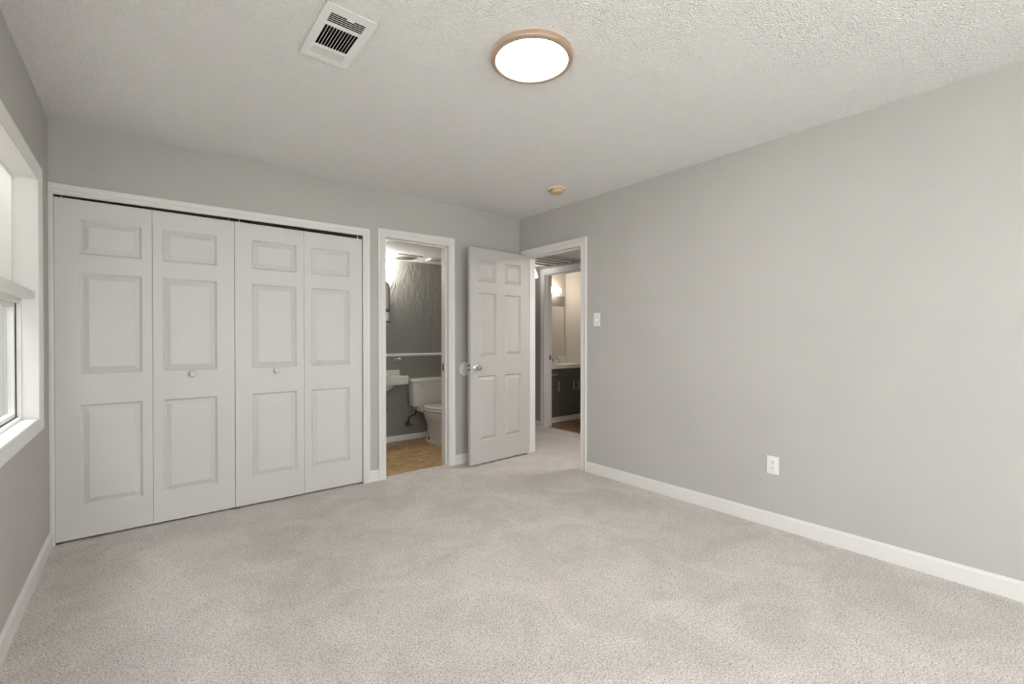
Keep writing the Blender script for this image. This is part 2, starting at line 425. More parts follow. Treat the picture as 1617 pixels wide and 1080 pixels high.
# ------------------------------------------------------------------ SETTING: floors
b = B(); box(b, XL - 0.095, VX0 - 0.06, YF - 0.15, 5.8, -0.12, 0.0); struct('floor', b, M_carpet, label='beige cut-pile carpet of the bedroom and hall')
b = B(); box(b, 1.40, XR + 0.02, YB + 0.055, BY1 + 0.02, -0.05, 0.003); struct('floor_bathroom', b, M_tile, label='brown vinyl tile floor of the small bathroom')
b = B(); box(b, VX0 - 0.06, VX1 + 0.1, 2.9, VY1 + 0.1, -0.1, 0.003); struct('floor_hall_bathroom', b, M_wood, label='wood plank floor of the bathroom across the hall')
# ceilings
VENT = (0.533, 0.735, 1.747, 2.123)
b = B(); slab(b, 'z', H, H + 0.12, (XL - 0.1, XR + 0.06), (YF - 0.15, YB + 0.06), [(VENT[0] + 0.025, VENT[1] - 0.025, VENT[2] + 0.03, VENT[3] - 0.022)])
struct('ceiling', b, M_ceil, label='textured off-white bedroom ceiling')
b = B(); box(b, 1.40, XR + 0.06, YB + 0.06, BY1 + 0.06, BZ, BZ + 0.5); struct('ceiling_bathroom', b, M_ceil2)
b = B(); slab(b, 'z', HZ, HZ + 0.45, (XR + 0.06, HX1 + 0.06), (2.0, 5.8), [(3.53, 4.165, 3.82, 4.36)]); struct('ceiling_hall', b, M_ceil2)
b = B(); box(b, HX1 + 0.06, VX1 + 0.1, 2.9, VY1 + 0.1, VZ, VZ + 0.2); struct('ceiling_hall_bathroom', b, M_ceil2)

# walls of the bedroom
CL0, CL1, CLZ = -0.396, 1.405, 2.031            # closet opening
BA0, BA1, BAZ = 1.598, 2.222, 2.052              # bathroom doorway
EN0, EN1, ENZ = 2.815, 3.585, 2.034              # entry doorway (along y)
b = B(); slab(b, 'y', YB, YB + WT, (XL - 0.095, XR + 0.06), (0, H + 0.05), [(CL0, CL1, -1, CLZ), (BA0, BA1, -1, BAZ)]); struct('wall_back', b, M_wall)
b = B(); slab(b, 'x', XR, XR + WT, (YF - 0.1, 5.8), (0, H + 0.05), [(EN0, EN1, -1, ENZ)]); struct('wall_right', b, M_wall)
W3Y0, W3Y1 = -1.66, 0.80                          # added second window, unseen beside the camera
WY0, WY1, WZ0, WZ1 = 1.30, 3.290, 0.777, 1.995   # window opening in the left wall
b = B(); slab(b, 'x', XL - 0.095, XL, (YF - 0.1, 4.5), (0, H + 0.05), [(WY0, WY1, WZ0, WZ1), (W3Y0, W3Y1, WZ0, WZ1)]); struct('wall_left', b, M_wall)
GX0, GX1, GZ1 = 0.30, 2.25, 2.06                 # added glazed door, unseen behind the camera
b = B(); slab(b, 'y', YF - 0.13, YF, (XL - 0.15, XR + WT), (0, H + 0.05), [(GX0, GX1, -1, GZ1)]); struct('wall_front', b, M_wall)
b = B(); box(b, XR - 0.007, XR + 0.002, YB - 0.007, YB + 0.002, 2.0, H); struct('trim_corner', b, M_wall)

# closet interior
b = B()
box(b, XL - 0.095, 1.46, 4.40, 4.5, 0, H); box(b, 1.41, 1.46, YB + WT, 4.42, 0, H); box(b, XL - 0.095, XL - 0.0, YB + WT, 4.42, 0, H)
struct('wall_closet', b, M_dark)
b = B(); box(b, XL - 0.1, 1.46, YB + 0.05, 4.45, 2.3, 2.4); struct('ceiling_closet', b, M_dark)
# bathroom walls: plaster above the rail, plain grey below
b = B(); box(b, 1.40, XR + 0.05, BY1, BY1 + 0.1, 1.0, BZ + 0.1); struct('wall_bathroom_back', b, M_plaster)
b = B(); box(b, 1.40, XR + 0.05, BY1, BY1 + 0.1, -0.05, 1.0); struct('wall_bathroom_wainscot', b, M_bathwall)
M_bathside = mat('bath_side_wall', (0.50, 0.485, 0.455), 0.5, bump=(45, 0.0015, 2))
b = B(); box(b, 1.40, 1.47, YB + WT, BY1 + 0.05, -0.05, BZ + 0.1); struct('wall_bathroom_left', b, M_bathside)
b = B(); box(b, XR - 0.02, XR + 0.03, YB + WT, BY1 + 0.05, -0.05, BZ + 0.1); struct('wall_bathroom_right', b, M_bathside)
# hall walls
HD0, HD1, HDZ = 3.70, 4.47, 2.045                # doorway of the hall bathroom (along y)
M_hallwall = mat('hall_wall_paint', (0.42, 0.40, 0.375), 0.55, bump=(90, 0.001, 2))
b = B(); slab(b, 'x', HX1, HX1 + WT, (2.0, 5.8), (0, VZ + 0.1), [(HD0, HD1, -1, HDZ)]); struct('wall_hall', b, M_hallwall)
b = B(); box(b, HX0, HX1, 1.95, 2.05, 0, 2.5); struct('wall_hall_near', b, M_hallwall)
b = B(); box(b, HX0, HX1, 5.6, 5.8, 0, 2.5); struct('wall_hall_far', b, M_hallwall)
# hall bathroom walls
b = B(); box(b, VX0 - 0.06, VX1 + 0.1, VY1, VY1 + 0.1, 0, VZ + 0.1); struct('wall_hall_bathroom_back', b, M_beige)
b = B(); box(b, VX1, VX1 + 0.1, 2.9, VY1 + 0.1, 0, VZ + 0.1); struct('wall_hall_bathroom_right', b, M_beige)
b = B(); box(b, VX0 - 0.06, VX1 + 0.1, 2.85, 2.95, 0, VZ + 0.1); struct('wall_hall_bathroom_near', b, M_beige)

b = B(); slab(b, 'x', VX0 - 0.001, VX0 + 0.006, (2.95, VY1), (0, VZ), [(HD0 - 0.013, HD1 + 0.013, -1, HDZ + 0.013)]); struct('wall_hall_bathroom_left', b, M_beige)
# ------------------------------------------------------------------ trim
back3 = lambda a, z, d: (a, YB - d, z)
right3 = lambda a, z, d: (XR - d, a, z)
left3 = lambda a, z, d: (XL + d, a, z)
b = B(); casing(b, [(XL + 0.001, 2.014), (1.405, 2.031), (1.405, 0)], [(XL + 0.001, 2.077), (1.462, 2.091), (1.459, 0)], back3)
box(b, XL, CL0 + 0.004, YB - 0.013, YB + 0.01, 0, 2.016, 0.002)
struct('trim_closet', b, M_trim, smooth=25)
b = B(); casing(b, [(1.598, 0), (1.593, 2.050), (2.219, 2.056), (2.222, 0)], [(1.536, 0), (1.528, 2.114), (2.278, 2.127), (2.286, 0)], back3)
struct('trim_bathroom', b, M_trim, smooth=25)
b = B(); casing(b, [(EN0, 0), (EN0, ENZ), (EN1, ENZ), (EN1, 0)], [(EN0 - 0.068, 0), (EN0 - 0.068, ENZ + 0.068), (EN1 + 0.068, ENZ + 0.068), (EN1 + 0.068, 0)], right3)
struct('trim_entry', b, M_trim, smooth=25)
b = B(); casing(b, [(HD1, 0), (HD1, HDZ), (HD0, HDZ), (HD0, 0)], [(HD1 + 0.066, 0), (HD1 + 0.066, HDZ + 0.075), (HD0 - 0.066, HDZ + 0.075), (HD0 - 0.066, 0)], lambda a, z, d: (HX1 - d, a, z))
struct('trim_hall_bathroom', b, M_trim, smooth=25)
# jamb liners with stops
b = B()
for x0, x1 in ((BA0 - 0.012, BA0 + 0.004), (BA1 - 0.004, BA1 + 0.012)): box(b, x0, x1, YB - 0.008, YB + WT + 0.012, 0, BAZ, 0.0015)
box(b, BA0, BA1, YB - 0.008, YB + WT + 0.012, BAZ - 0.004, BAZ + 0.012, 0.0015)
box(b, BA0 + 0.002, BA0 + 0.015, YB + 0.035, YB + 0.07, 0, BAZ - 0.004, 0.003); box(b, BA1 - 0.015, BA1 - 0.002, YB + 0.035, YB + 0.07, 0, BAZ - 0.004, 0.003)
box(b, BA0 + 0.002, BA1 - 0.002, YB + 0.035, YB + 0.07, BAZ - 0.017, BAZ - 0.003, 0.003)
jb = struct('trim_bathroom_jamb', b, M_trim)
b = B(); box(b, BA1 - 0.0055, BA1 - 0.003, YB + 0.083, YB + 0.112, 0.885, 0.955, 0.001); obj('strike_plate', b, M_steel_dark, jb)
b = B()
for y0, y1 in ((EN0 - 0.012, EN0 + 0.004), (EN1 - 0.004, EN1 + 0.012)): box(b, XR - 0.006, XR + WT + 0.012, y0, y1, 0, ENZ, 0.0015)
box(b, XR - 0.006, XR + WT + 0.012, EN0, EN1, ENZ - 0.004, ENZ + 0.012, 0.0015)
box(b, XR + 0.042, XR + 0.085, EN1 - 0.014, EN1 - 0.002, 0, ENZ - 0.004, 0.003); box(b, XR + 0.042, XR + 0.085, EN0 + 0.002, EN0 + 0.014, 0, ENZ - 0.004, 0.003)
box(b, XR + 0.042, XR + 0.085, EN0, EN1, ENZ - 0.016, ENZ - 0.003, 0.003)
struct('trim_entry_jamb', b, M_trim)
b = B()
for y0, y1 in ((HD0 - 0.012, HD0 + 0.004), (HD1 - 0.004, HD1 + 0.012)): box(b, HX1 - 0.006, HX1 + WT + 0.012, y0, y1, 0, HDZ, 0.0015)
box(b, HX1 - 0.006, HX1 + WT + 0.012, HD0, HD1, HDZ - 0.004, HDZ + 0.012, 0.0015)
box(b, HX1 + 0.035, HX1 + 0.07, HD1 - 0.014, HD1 - 0.002, 0, HDZ - 0.004, 0.003); box(b, HX1 + 0.035, HX1 + 0.07, HD0, HD1, HDZ - 0.016, HDZ - 0.003, 0.003)
hj = struct('trim_hall_bathroom_jamb', b, M_trim)
b = B(); box(b, HX1 + 0.085, HX1 + 0.112, HD1 - 0.0058, HD1 - 0.003, 0.905, 0.965, 0.001); obj('strike_plate', b, M_steel_dark, hj)
# bathroom casing on its inner side is hidden; baseboards
b = B(); skirting(b, (XR, YF), (XR, EN0 - 0.068), (-1, 0)); struct('baseboard_right', b, M_trim, smooth=25)
b = B(); skirting(b, (XL, YF), (XL, YB - 0.013), (1, 0)); struct('baseboard_left', b, M_trim, smooth=25)
b = B(); skirting(b, (1.459, YB), (1.536, YB), (0, -1)); skirting(b, (2.284, YB), (XR, YB), (0, -1)); struct('baseboard_back', b, M_trim, smooth=25)
b = B(); skirting(b, (1.47, BY1), (XR - 0.02, BY1), (0, -1), [(0, 0), (0.012, 0), (0.012, 0.055), (0.008, 0.064), (0, 0.067)]); struct('baseboard_bathroom', b, M_trim, smooth=25)
b = B(); skirting(b, (HX1, HD1 + 0.066), (HX1, 5.6), (-1, 0), [(0, 0), (0.012, 0), (0.012, 0.06), (0.008, 0.07), (0, 0.074)]); struct('baseboard_hall', b, M_trim, smooth=25)
b = B(); skirting(b, (1.47, BY1), (XR - 0.02, BY1), (0, -1), [(0, 0.985), (0.012, 0.985), (0.018, 0.992), (0.018, 1.008), (0.012, 1.016), (0, 1.018)]); struct('trim_chair_rail', b, M_trim, smooth=25)
b = B(); box(b, VX0 - 0.068, VX0 - 0.05, HD0, HD1, 0, 0.006, 0.002); struct('trim_threshold', b, mat('threshold_strip', (0.45, 0.40, 0.34), 0.5, bump=(50, 0.0004, 2)))

# ------------------------------------------------------------------ window in the left wall
win = struct_root('window_1', label='white painted window in the left wall, upper part blanked, lower pane clear')
b = B(); casing(b, [(WY0, WZ0), (WY1, WZ0), (WY1, WZ1), (WY0, WZ1)], [(WY0 - 0.062, WZ0 - 0.052), (WY1 + 0.062, WZ0 - 0.052), (WY1 + 0.062, WZ1 + 0.062), (WY0 - 0.062, WZ1 + 0.062)], left3, closed=True)
obj('window_casing', b, M_window, win, 25)
b = B()
X0 = XL - 0.093
box(b, X0, XL + 0.010, WY1 - 0.008, WY1 + 0.01, WZ0, WZ1, 0.001); box(b, X0, XL + 0.010, WY0 - 0.01, WY0 + 0.008, WZ0, WZ1, 0.001)
box(b, X0, XL + 0.010, WY0, WY1, WZ1 - 0.008, WZ1 + 0.01, 0.001); box(b, X0, XL + 0.012, WY0, WY1, WZ0 - 0.01, WZ0 + 0.010, 0.0015)
obj('jamb_liner', b, M_window, win)
b = B(); box(b, XL - 0.07, XL - 0.002, WY0 + 0.006, WY1 - 0.006, 1.386, 1.424, 0.002); box(b, XL - 0.085, XL - 0.055, WY0 + 0.006, WY1 - 0.006, 1.362, 1.395, 0.002)
obj('transom_rail', b, M_window, win)
SX = XL - 0.078
b = B(); box(b, SX - 0.014, SX - 0.002, WY0 + 0.008, WY1 - 0.0125, 1.40, WZ1 - 0.012, 0.0015); obj('upper_panel', b, M_shade, win)
b = B()
box(b, SX - 0.016, SX - 0.006, WY1 - 0.0125, WY1 - 0.009, 1.42, WZ1 - 0.008); box(b, SX - 0.016, SX - 0.006, WY0 + 0.01, WY1 - 0.009, WZ1 - 0.012, WZ1 - 0.008)
obj('panel_gasket', b, M_rubber, win)
b = B()
ring(b, XL - 0.072, XL - 0.050, WY0 + 0.006, WY1 - 0.008, WZ0 + 0.010, 1.388, 0.014)
obj('outer_stop', b, M_window, win)
b = B(); ring(b, XL - 0.080, XL - 0.066, WY0 + 0.018, WY1 - 0.020, WZ0 + 0.022, 1.372, 0.005, 0.0005); obj('glazing_gasket', b, M_rubber, win)
b = B(); ring(b, XL - 0.094, XL - 0.070, WY0 + 0.024, WY1 - 0.026, WZ0 + 0.028, 1.362, 0.020); obj('sash_frame', b, M_window, win)
b = B(); box(b, XL - 0.086, XL - 0.082, WY0 + 0.035, WY1 - 0.036, WZ0 + 0.04, 1.352); obj('pane', b, M_glass, win)

win3 = struct_root('window_added_3')  # added unseen window that brings side daylight into the room
b = B(); casing(b, [(W3Y0, WZ0), (W3Y1, WZ0), (W3Y1, WZ1), (W3Y0, WZ1)], [(W3Y0 - 0.062, WZ0 - 0.052), (W3Y1 + 0.062, WZ0 - 0.052), (W3Y1 + 0.062, WZ1 + 0.062), (W3Y0 - 0.062, WZ1 + 0.062)], left3, closed=True)
ring(b, X0, XL + 0.010, W3Y0, W3Y1, WZ0, WZ1, 0.012); obj('window_casing', b, M_window, win3, 25)
b = B(); ring(b, XL - 0.094, XL - 0.060, W3Y0 + 0.012, W3Y1 - 0.012, WZ0 + 0.012, WZ1 - 0.012, 0.030); obj('sash_frame', b, M_window, win3)
b = B(); box(b, XL - 0.082, XL - 0.078, W3Y0 + 0.04, W3Y1 - 0.04, WZ0 + 0.04, WZ1 - 0.04); obj('pane', b, M_glass, win3)

# glazed sliding door added unseen behind the camera to let in frontal daylight
gd = struct_root('door_added_4')
b = B(); box(b, GX0, GX0 + 0.05, YF - 0.11, YF - 0.04, 0, GZ1, 0.003); box(b, GX1 - 0.05, GX1, YF - 0.11, YF - 0.04, 0, GZ1, 0.003)
box(b, GX0, GX1, YF - 0.11, YF - 0.04, GZ1 - 0.05, GZ1, 0.003); box(b, GX0, GX1, YF - 0.11, YF - 0.04, 0, 0.04, 0.003); box(b, 1.245, 1.305, YF - 0.10, YF - 0.05, 0.04, GZ1 - 0.05, 0.003)
obj('door_frame', b, M_window, gd)
b = B(); box(b, GX0 + 0.05, GX1 - 0.05, YF - 0.077, YF - 0.073, 0.04, GZ1 - 0.05); obj('pane', b, M_glass, gd)

# outdoors: ground and a board fence
b = B(); box(b, -9, 9, -9, YF - 0.13, -0.35, -0.15); box(b, -9, XL - 0.096, YF - 0.13, 14, -0.35, -0.15); g = struct('ground', b, M_ground)
b = B()
y = 0.95
while y < 12.0:
    w = 0.135 + 0.01 * random.random(); d = 0.004 * random.random()
    box(b, -1.12 - d, -1.10 - d, y, y + w, -0.15, 1.95 + 0.01 * random.random(), 0.003, 1)
    y += w + 0.008
fence = tag(obj('board_fence', b, M_fence), 'grey vertical board fence standing outside the lower window pane', 'fence')
b = B(); box(b, -1.17, -1.125, 0.95, 12, 0.1, 0.19); box(b, -1.17, -1.125, 0.95, 12, 1.4, 1.49); obj('fence_rail', b, M_fence, fence)

# ------------------------------------------------------------------ doors
LEAF_V = [(0.184, 0.785), (0.966, 1.566), (1.671, 1.877)]   # panel heights above the leaf's bottom
LEAF_H = 1.990
def make_leaf(w, u0, u1, t=0.034):
    bm = B()
    rects = [(u0, u1, v0, v1) for v0, v1 in LEAF_V]
    place = lambda u, v, d: (u, -d, v)                      # front looks to -y
    fl = panel_face(bm, w, LEAF_H, rects, place)
    back = [bm.verts.new((p.co.x, t, p.co.z)) for p in fl]
    n = len(fl)
    for k in range(n): bm.faces.new([fl[k], fl[(k + 1) % n], back[(k + 1) % n], back[k]])
    bm.faces.new(back)
    return bm
def knob_bm():
    bm = B()
    lathe(bm, [(0.009, 0.0), (0.008, -0.010), (0.012, -0.014), (0.0185, -0.019), (0.020, -0.026), (0.017, -0.032), (0.009, -0.035), (0, -0.0355)], 28, 'Y')
    return bm
FY = YB + 0.004
def bifold(name, label, xa, xm, xb, ya, ym, yb, wide_first, knob_leaf, knob_x, z0):
    root = struct_root(name, label=label)
    for i, (p, q) in enumerate((((xa, ya), (xm, ym)), ((xm, ym), (xb, yb)))):
        L = math.hypot(q[0] - p[0], q[1] - p[1]) - 0.002
        u0, u1 = (0.104, L - 0.050) if i == 0 else (0.050, L - 0.102)
        lf = obj('door_leaf', make_leaf(L, u0, u1), M_white, root, 10)
        lf.location = (p[0] + 0.001, p[1], z0); lf.rotation_euler = (0, 0, math.atan2(q[1] - p[1], q[0] - p[0]))
        if i == knob_leaf:
            k = obj('door_knob', knob_bm(), M_white, lf, 40); k.location = (knob_x - p[0], 0.001, 0.957 - z0)
        bm = B(); lathe(bm, [(0.004, 0), (0.004, 0.03)], 12, at=((0.03 if i == 0 else L - 0.03), 0.017, LEAF_H - 0.002)); obj('pivot_pin', bm, M_nickel, lf)
        bm = B(); box(bm, (0.0 if i == 0 else L - 0.03), (0.03 if i == 0 else L), 0.004, 0.024, -0.010, 0.0, 0.001); obj('pivot_bracket', bm, M_steel_dark, lf)
    return root
bifold('door_1', 'left white bifold closet door beside the window wall', -0.392, 0.051, 0.5, FY, FY, FY, True, 1, 0.257, 0.013)
bifold('door_2', 'right white bifold closet door next to the bathroom doorway', 0.5005, 0.954, 1.402, FY - 0.004, FY - 0.001, FY, True, 0, 0.759, 0.013)
b = B(); box(b, CL0, CL1, YB + 0.008, YB + 0.032, CLZ - 0.004, CLZ + 0.004); struct('trim_closet_track', b, M_steel_dark)

# open six-panel entry door: local x runs from the hinge to the free edge
DW, DH, DT = 0.757, 2.022, 0.035
dr = struct_root('door_3', (3.098, 3.546, 0.016), math.radians(180 + 3.5), 'open white six-panel entry door')
# local frame: x to the free edge, visible (hall) face at y = 0 looks to +y local (towards the camera)
cols = [(0.112, 0.330), (0.437, 0.661)]
rows = [(0.210, 0.824), (1.002, 1.604), (1.708, 1.914)]
rects = [(u0, u1, v0, v1) for u0, u1 in cols for v0, v1 in rows]
b = B()
f1 = panel_face(b, DW, DH, rects, lambda u, v, d: (u, d, v))
f2 = panel_face(b, DW, DH, rects, lambda u, v, d: (u, -DT - d, v))
n = len(f1)
for k in range(n): b.faces.new([f1[k], f1[(k + 1) % n], f2[(k + 1) % n], f2[k]])
obj('door_slab', b, M_entry_shaded, dr, 10)
KX, KZ = DW - 0.066, 0.905
def door_knob(sign):
    bm = B(); s = sign
    prof = [(0.033, 0.0), (0.033, 0.003), (0.029, 0.007), (0.016, 0.010), (0.012, 0.014), (0.012, 0.030), (0.018, 0.036), (0.0265, 0.044), (0.0285, 0.054), (0.0255, 0.062), (0.015, 0.066), (0.0, 0.0665)]
    off = 0.0 if s > 0 else -DT
    lathe(bm, [(r, off + s * h) for r, h in prof], 36, 'Y', at=(KX, 0, KZ))
    return bm
obj('door_knob', door_knob(1), M_chrome, dr, 35); obj('door_knob', door_knob(-1), M_chrome, dr, 35)
b = B(); box(b, DW - 0.0005, DW + 0.0015, -0.030, -0.005, KZ - 0.029, KZ + 0.029, 0.0005); lp = obj('latch_plate', b, M_steel_dark, dr)
b = B(); box(b, DW + 0.001, DW + 0.010, -0.024, -0.011, KZ - 0.011, KZ + 0.011, 0.002); obj('latch_bolt', b, M_chrome, lp)
for hz in (0.19, 1.0, 1.80):
    b = B(); lathe(b, [(0.006, hz - 0.045), (0.006, hz + 0.045)], 16, at=(-0.006, -DT - 0.003, 0)); box(b, -0.0015, 0.0005, -DT, -0.005, hz - 0.044, hz + 0.044)
    obj('hinge', b, M_nickel, dr, 40)

# round protector plate on the wall behind the entry door's knob
b = B(); lathe(b, [(0.0, -0.009), (0.040, -0.0085), (0.056, -0.007), (0.060, -0.0095), (0.064, -0.0085), (0.066, -0.004), (0.066, 0.0)], 56, 'Y', at=(2.400, YB, 0.900))
tag(obj('wall_protector', b, M_plastic, smooth=30), 'white round wall protector disc beside the open door\'s latch edge', 'wall protector')

# ------------------------------------------------------------------ right wall: switch and outlet
def plate(bm, yc, zc, w=0.070, h=0.114, t=0.0055):
    box(bm, XR - t, XR + 0.0005, yc - w / 2, yc + w / 2, zc - h / 2, zc + h / 2, 0.003, 3)
sw = thing('light_switch', 'white toggle light switch on the right wall beside the entry doorway', 'light switch', (XR, 2.6315, 1.3555))
b = B(); box(b, -0.0055, 0.0005, -0.036, 0.036, -0.058, 0.058, 0.003, 3); obj('cover_plate', b, M_plastic, sw, 40)
b = B(); box(b, -0.0065, -0.004, -0.007, 0.007, -0.014, 0.014, 0.0008); box(b, -0.017, -0.005, -0.0045, 0.0045, -0.010, 0.002, 0.0015); obj('toggle', b, M_plastic, sw)
for z in (-0.030, 0.030):
    b = B(); lathe(b, [(0.003, -0.0068), (0.003, -0.005)], 12, 'X', at=(0, 0, z)); obj('screw', b, M_nickel, sw)
ou = thing('wall_outlet', 'white duplex power outlet low on the right wall above the baseboard', 'outlet', (XR, 1.1965, 0.3905))
b = B(); box(b, -0.0055, 0.0005, -0.0365, 0.0365, -0.0565, 0.0565, 0.003, 3); obj('cover_plate', b, M_plastic, ou, 40)
for z in (-0.0195, 0.0195):
    b = B(); lathe(b, [(0.0165, -0.0085), (0.0172, -0.0078), (0.0172, -0.004)], 32, 'X', at=(0, 0, z)); rc = obj('receptacle', b, M_plastic, ou, 40)
    b = B()
    for y in (-0.0064, 0.0064): box(b, -0.0088, -0.0080, y - 0.0012, y + 0.0012, z, z + 0.008)
    lathe(b, [(0.0024, -0.0088), (0.0024, -0.0080)], 12, 'X', at=(0, 0, z - 0.007)); obj('slot', b, M_slot, rc)
b = B(); lathe(b, [(0.003, -0.0068), (0.003, -0.005)], 12, 'X'); obj('screw', b, M_nickel, ou)

# ------------------------------------------------------------------ bedroom ceiling: light, air vent, smoke detector
cl = thing('ceiling_light', 'large round flush ceiling light with glow-tinted metal rim, glowing', 'ceiling light', (1.346, 1.522, H))
b = B(); lathe(b, [(0.180, 0.002), (0.1825, -0.006), (0.183, -0.016), (0.181, -0.023), (0.176, -0.0265), (0.167, -0.028), (0.160, -0.027), (0.157, -0.023), (0.157, -0.005)], 96, cap=False); obj('rim', b, M_rim, cl, 35)
b = B(); lathe(b, [(0.157, -0.023), (0.150, -0.0245), (0.10, -0.026), (0, -0.0265)], 96, cap=False); obj('lens', b, M_lens, cl, 60)

vt_ = thing('air_vent', 'white rectangular ceiling air vent with three banks of louvers', 'air vent', ((VENT[0] + VENT[1]) / 2, (VENT[2] + VENT[3]) / 2, H))
vx, vy = (VENT[0] + VENT[1]) / 2, (VENT[2] + VENT[3]) / 2
banks = [(0.564, 0.699, 1.788, 1.847), (0.567, 0.699, 1.868, 2.012), (0.567, 0.702, 2.034, 2.095)]
b = B(); slab(b, 'z', -0.0100, -0.0085, (VENT[0] - vx, VENT[1] - vx), (VENT[2] - vy, VENT[3] - vy), [(x0 - vx, x1 - vx, y0 - vy, y1 - vy) for x0, x1, y0, y1 in banks])
# turned-up rim
for (x0, x1, y0, y1) in ((VENT[0], VENT[0] + 0.003, VENT[2], VENT[3]), (VENT[1] - 0.003, VENT[1], VENT[2], VENT[3]), (VENT[0], VENT[1], VENT[2], VENT[2] + 0.003), (VENT[0], VENT[1], VENT[3] - 0.003, VENT[3])):
    box(b, x0 - vx, x1 - vx, y0 - vy, y1 - vy, -0.0099, -0.0022)
ring_flat(b, VENT[0] + 0.022 - vx, VENT[1] - 0.022 - vx, VENT[2] + 0.027 - vy, VENT[3] - 0.019 - vy, -0.0088, 0.004, 0.0025, 0.0)
obj('vent_frame', b, M_plastic, vt_)
def blade(bm, axis, c, a0, a1, half, ang, th=0.0012, zc=-0.002):
    """one louver blade: runs along `axis`, centred at c across it"""
    dx, dz = half * math.cos(ang), half * math.sin(ang); nx, nz = -math.sin(ang) * th / 2, math.cos(ang) * th / 2
    prof = [(c - dx - nx, zc - dz - nz), (c + dx - nx, zc + dz - nz), (c + dx + nx, zc + dz + nz), (c - dx + nx, zc - dz + nz)]
    rg = []
    for a in (a0, a1): rg.append([bm.verts.new((a, p, z) if axis == 'x' else (p, a, z)) for p, z in prof])
    for k in range(4): bm.faces.new([rg[0][k], rg[0][(k + 1) % 4], rg[1][(k + 1) % 4], rg[1][k]])
    bm.faces.new(rg[0]); bm.faces.new(rg[1])
x0, x1, y0, y1 = banks[0]; b = B()
for k in range(6): blade(b, 'x', y0 - vy + (y1 - y0) * k / 5, x0 - vx, x1 - vx, 0.0017, math.radians(15), zc=-0.0085)
obj('louver_bank', b, M_plastic, vt_)
x0, x1, y0, y1 = banks[1]; b = B()
for k in range(12): blade(b, 'y', x0 - vx + (x1 - x0) * k / 11, y0 - vy, y1 - vy, 0.0024, math.radians(50), zc=-0.0078)
obj('louver_bank', b, M_plastic, vt_)
x0, x1, y0, y1 = banks[2]; b = B()
for k in range(6): blade(b, 'x', y0 - vy + (y1 - y0) * k / 5, x0 - vx, x1 - vx, 0.0044, math.radians(0), zc=-0.0085)
obj('louver_bank', b, M_plastic, vt_)
b = B(); box(b, -0.010, 0.018, 1.784 - vy, 1.793 - vy, -0.014, -0.0098, 0.002); obj('damper_lever', b, M_plastic, vt_)
b = B()
ax0, ax1, ay0, ay1 = VENT[0] + 0.0255 - vx, VENT[1] - 0.0255 - vx, VENT[2] + 0.0305 - vy, VENT[3] - 0.0225 - vy
for q in ([(ax0, ay0, 0), (ax1, ay0, 0), (ax1, ay0, .1), (ax0, ay0, .1)], [(ax0, ay1, 0), (ax1, ay1, 0), (ax1, ay1, .1), (ax0, ay1, .1)], [(ax0, ay0, 0), (ax0, ay1, 0), (ax0, ay1, .1), (ax0, ay0, .1)], [(ax1, ay0, 0), (ax1, ay1, 0), (ax1, ay1, .1), (ax1, ay0, .1)], [(ax0, ay0, .1), (ax1, ay0, .1), (ax1, ay1, .1), (ax0, ay1, .1)]):
    b.faces.new([b.verts.new(p) for p in q])
obj('duct', b, M_black, vt_, recalc=False)

sd = thing('smoke_detector', 'small yellowed round smoke detector on the ceiling near the far corner', 'smoke detector', (2.690, 2.728, H))
b = B(); lathe(b, [(0.076, 0.001), (0.0765, -0.008), (0.072, -0.014), (0.060, -0.015)], 56); obj('base_plate', b, M_cream2, sd, 35)
b = B(); lathe(b, [(0.060, -0.012), (0.060, -0.018), (0.057, -0.032), (0.050, -0.040), (0.030, -0.043), (0, -0.0435)], 56); bd = obj('cover', b, M_cream, sd, 35)
b = B()
for a in range(205, 275, 14):
    for zz in (-0.020, -0.027):
        an = math.radians(a - 39 - 30); c, s = math.cos(an), math.sin(an)
        tube(b, [(0.0592 * math.cos(an - .06), 0.0592 * math.sin(an - .06), zz), (0.0592 * c, 0.0592 * s, zz), (0.0592 * math.cos(an + .06), 0.0592 * math.sin(an + .06), zz)], 0.0022, 6)
obj('sounder_slots', b, M_slot, bd)

# ------------------------------------------------------------------ small bathroom
TX, TYW = 2.650, BY1
to = thing('toilet', 'white two-piece toilet against the bathroom back wall, right of the sink', 'toilet', (TX, 4.60, 0.003))
def L(x, y, z): return (x - TX, y - 4.60, z - 0.003)
b = B(); loft(b, [(0.400, 0, 0.245, 0.222, 0.080, 5), (0.408, 0, 0.245, 0.232, 0.088, 5), (0.52, 0, 0.242, 0.240, 0.093, 5), (0.685, 0, 0.240, 0.248, 0.098, 5)], 56); obj('tank', b, M_porc, to, 50)
b = B(); loft(b, [(0.684, 0, 0.236, 0.252, 0.100, 4.5), (0.690, 0, 0.236, 0.262, 0.106, 4.5), (0.708, 0, 0.236, 0.264, 0.107, 4.5), (0.722, 0, 0.236, 0.258, 0.101, 4.2), (0.727, 0, 0.236, 0.235, 0.083, 4)], 56); obj('tank_lid', b, M_porc, to, 40)
b = B(); tube(b, [(-0.185, 0.140, 0.655), (-0.185, 0.127, 0.655)], 0.009); tube(b, curve_pts([(-0.187, 0.126, 0.656), (-0.15, 0.122, 0.650), (-0.125, 0.122, 0.642)]), 0.0055); obj('flush_lever', b, M_chrome, to, 50)
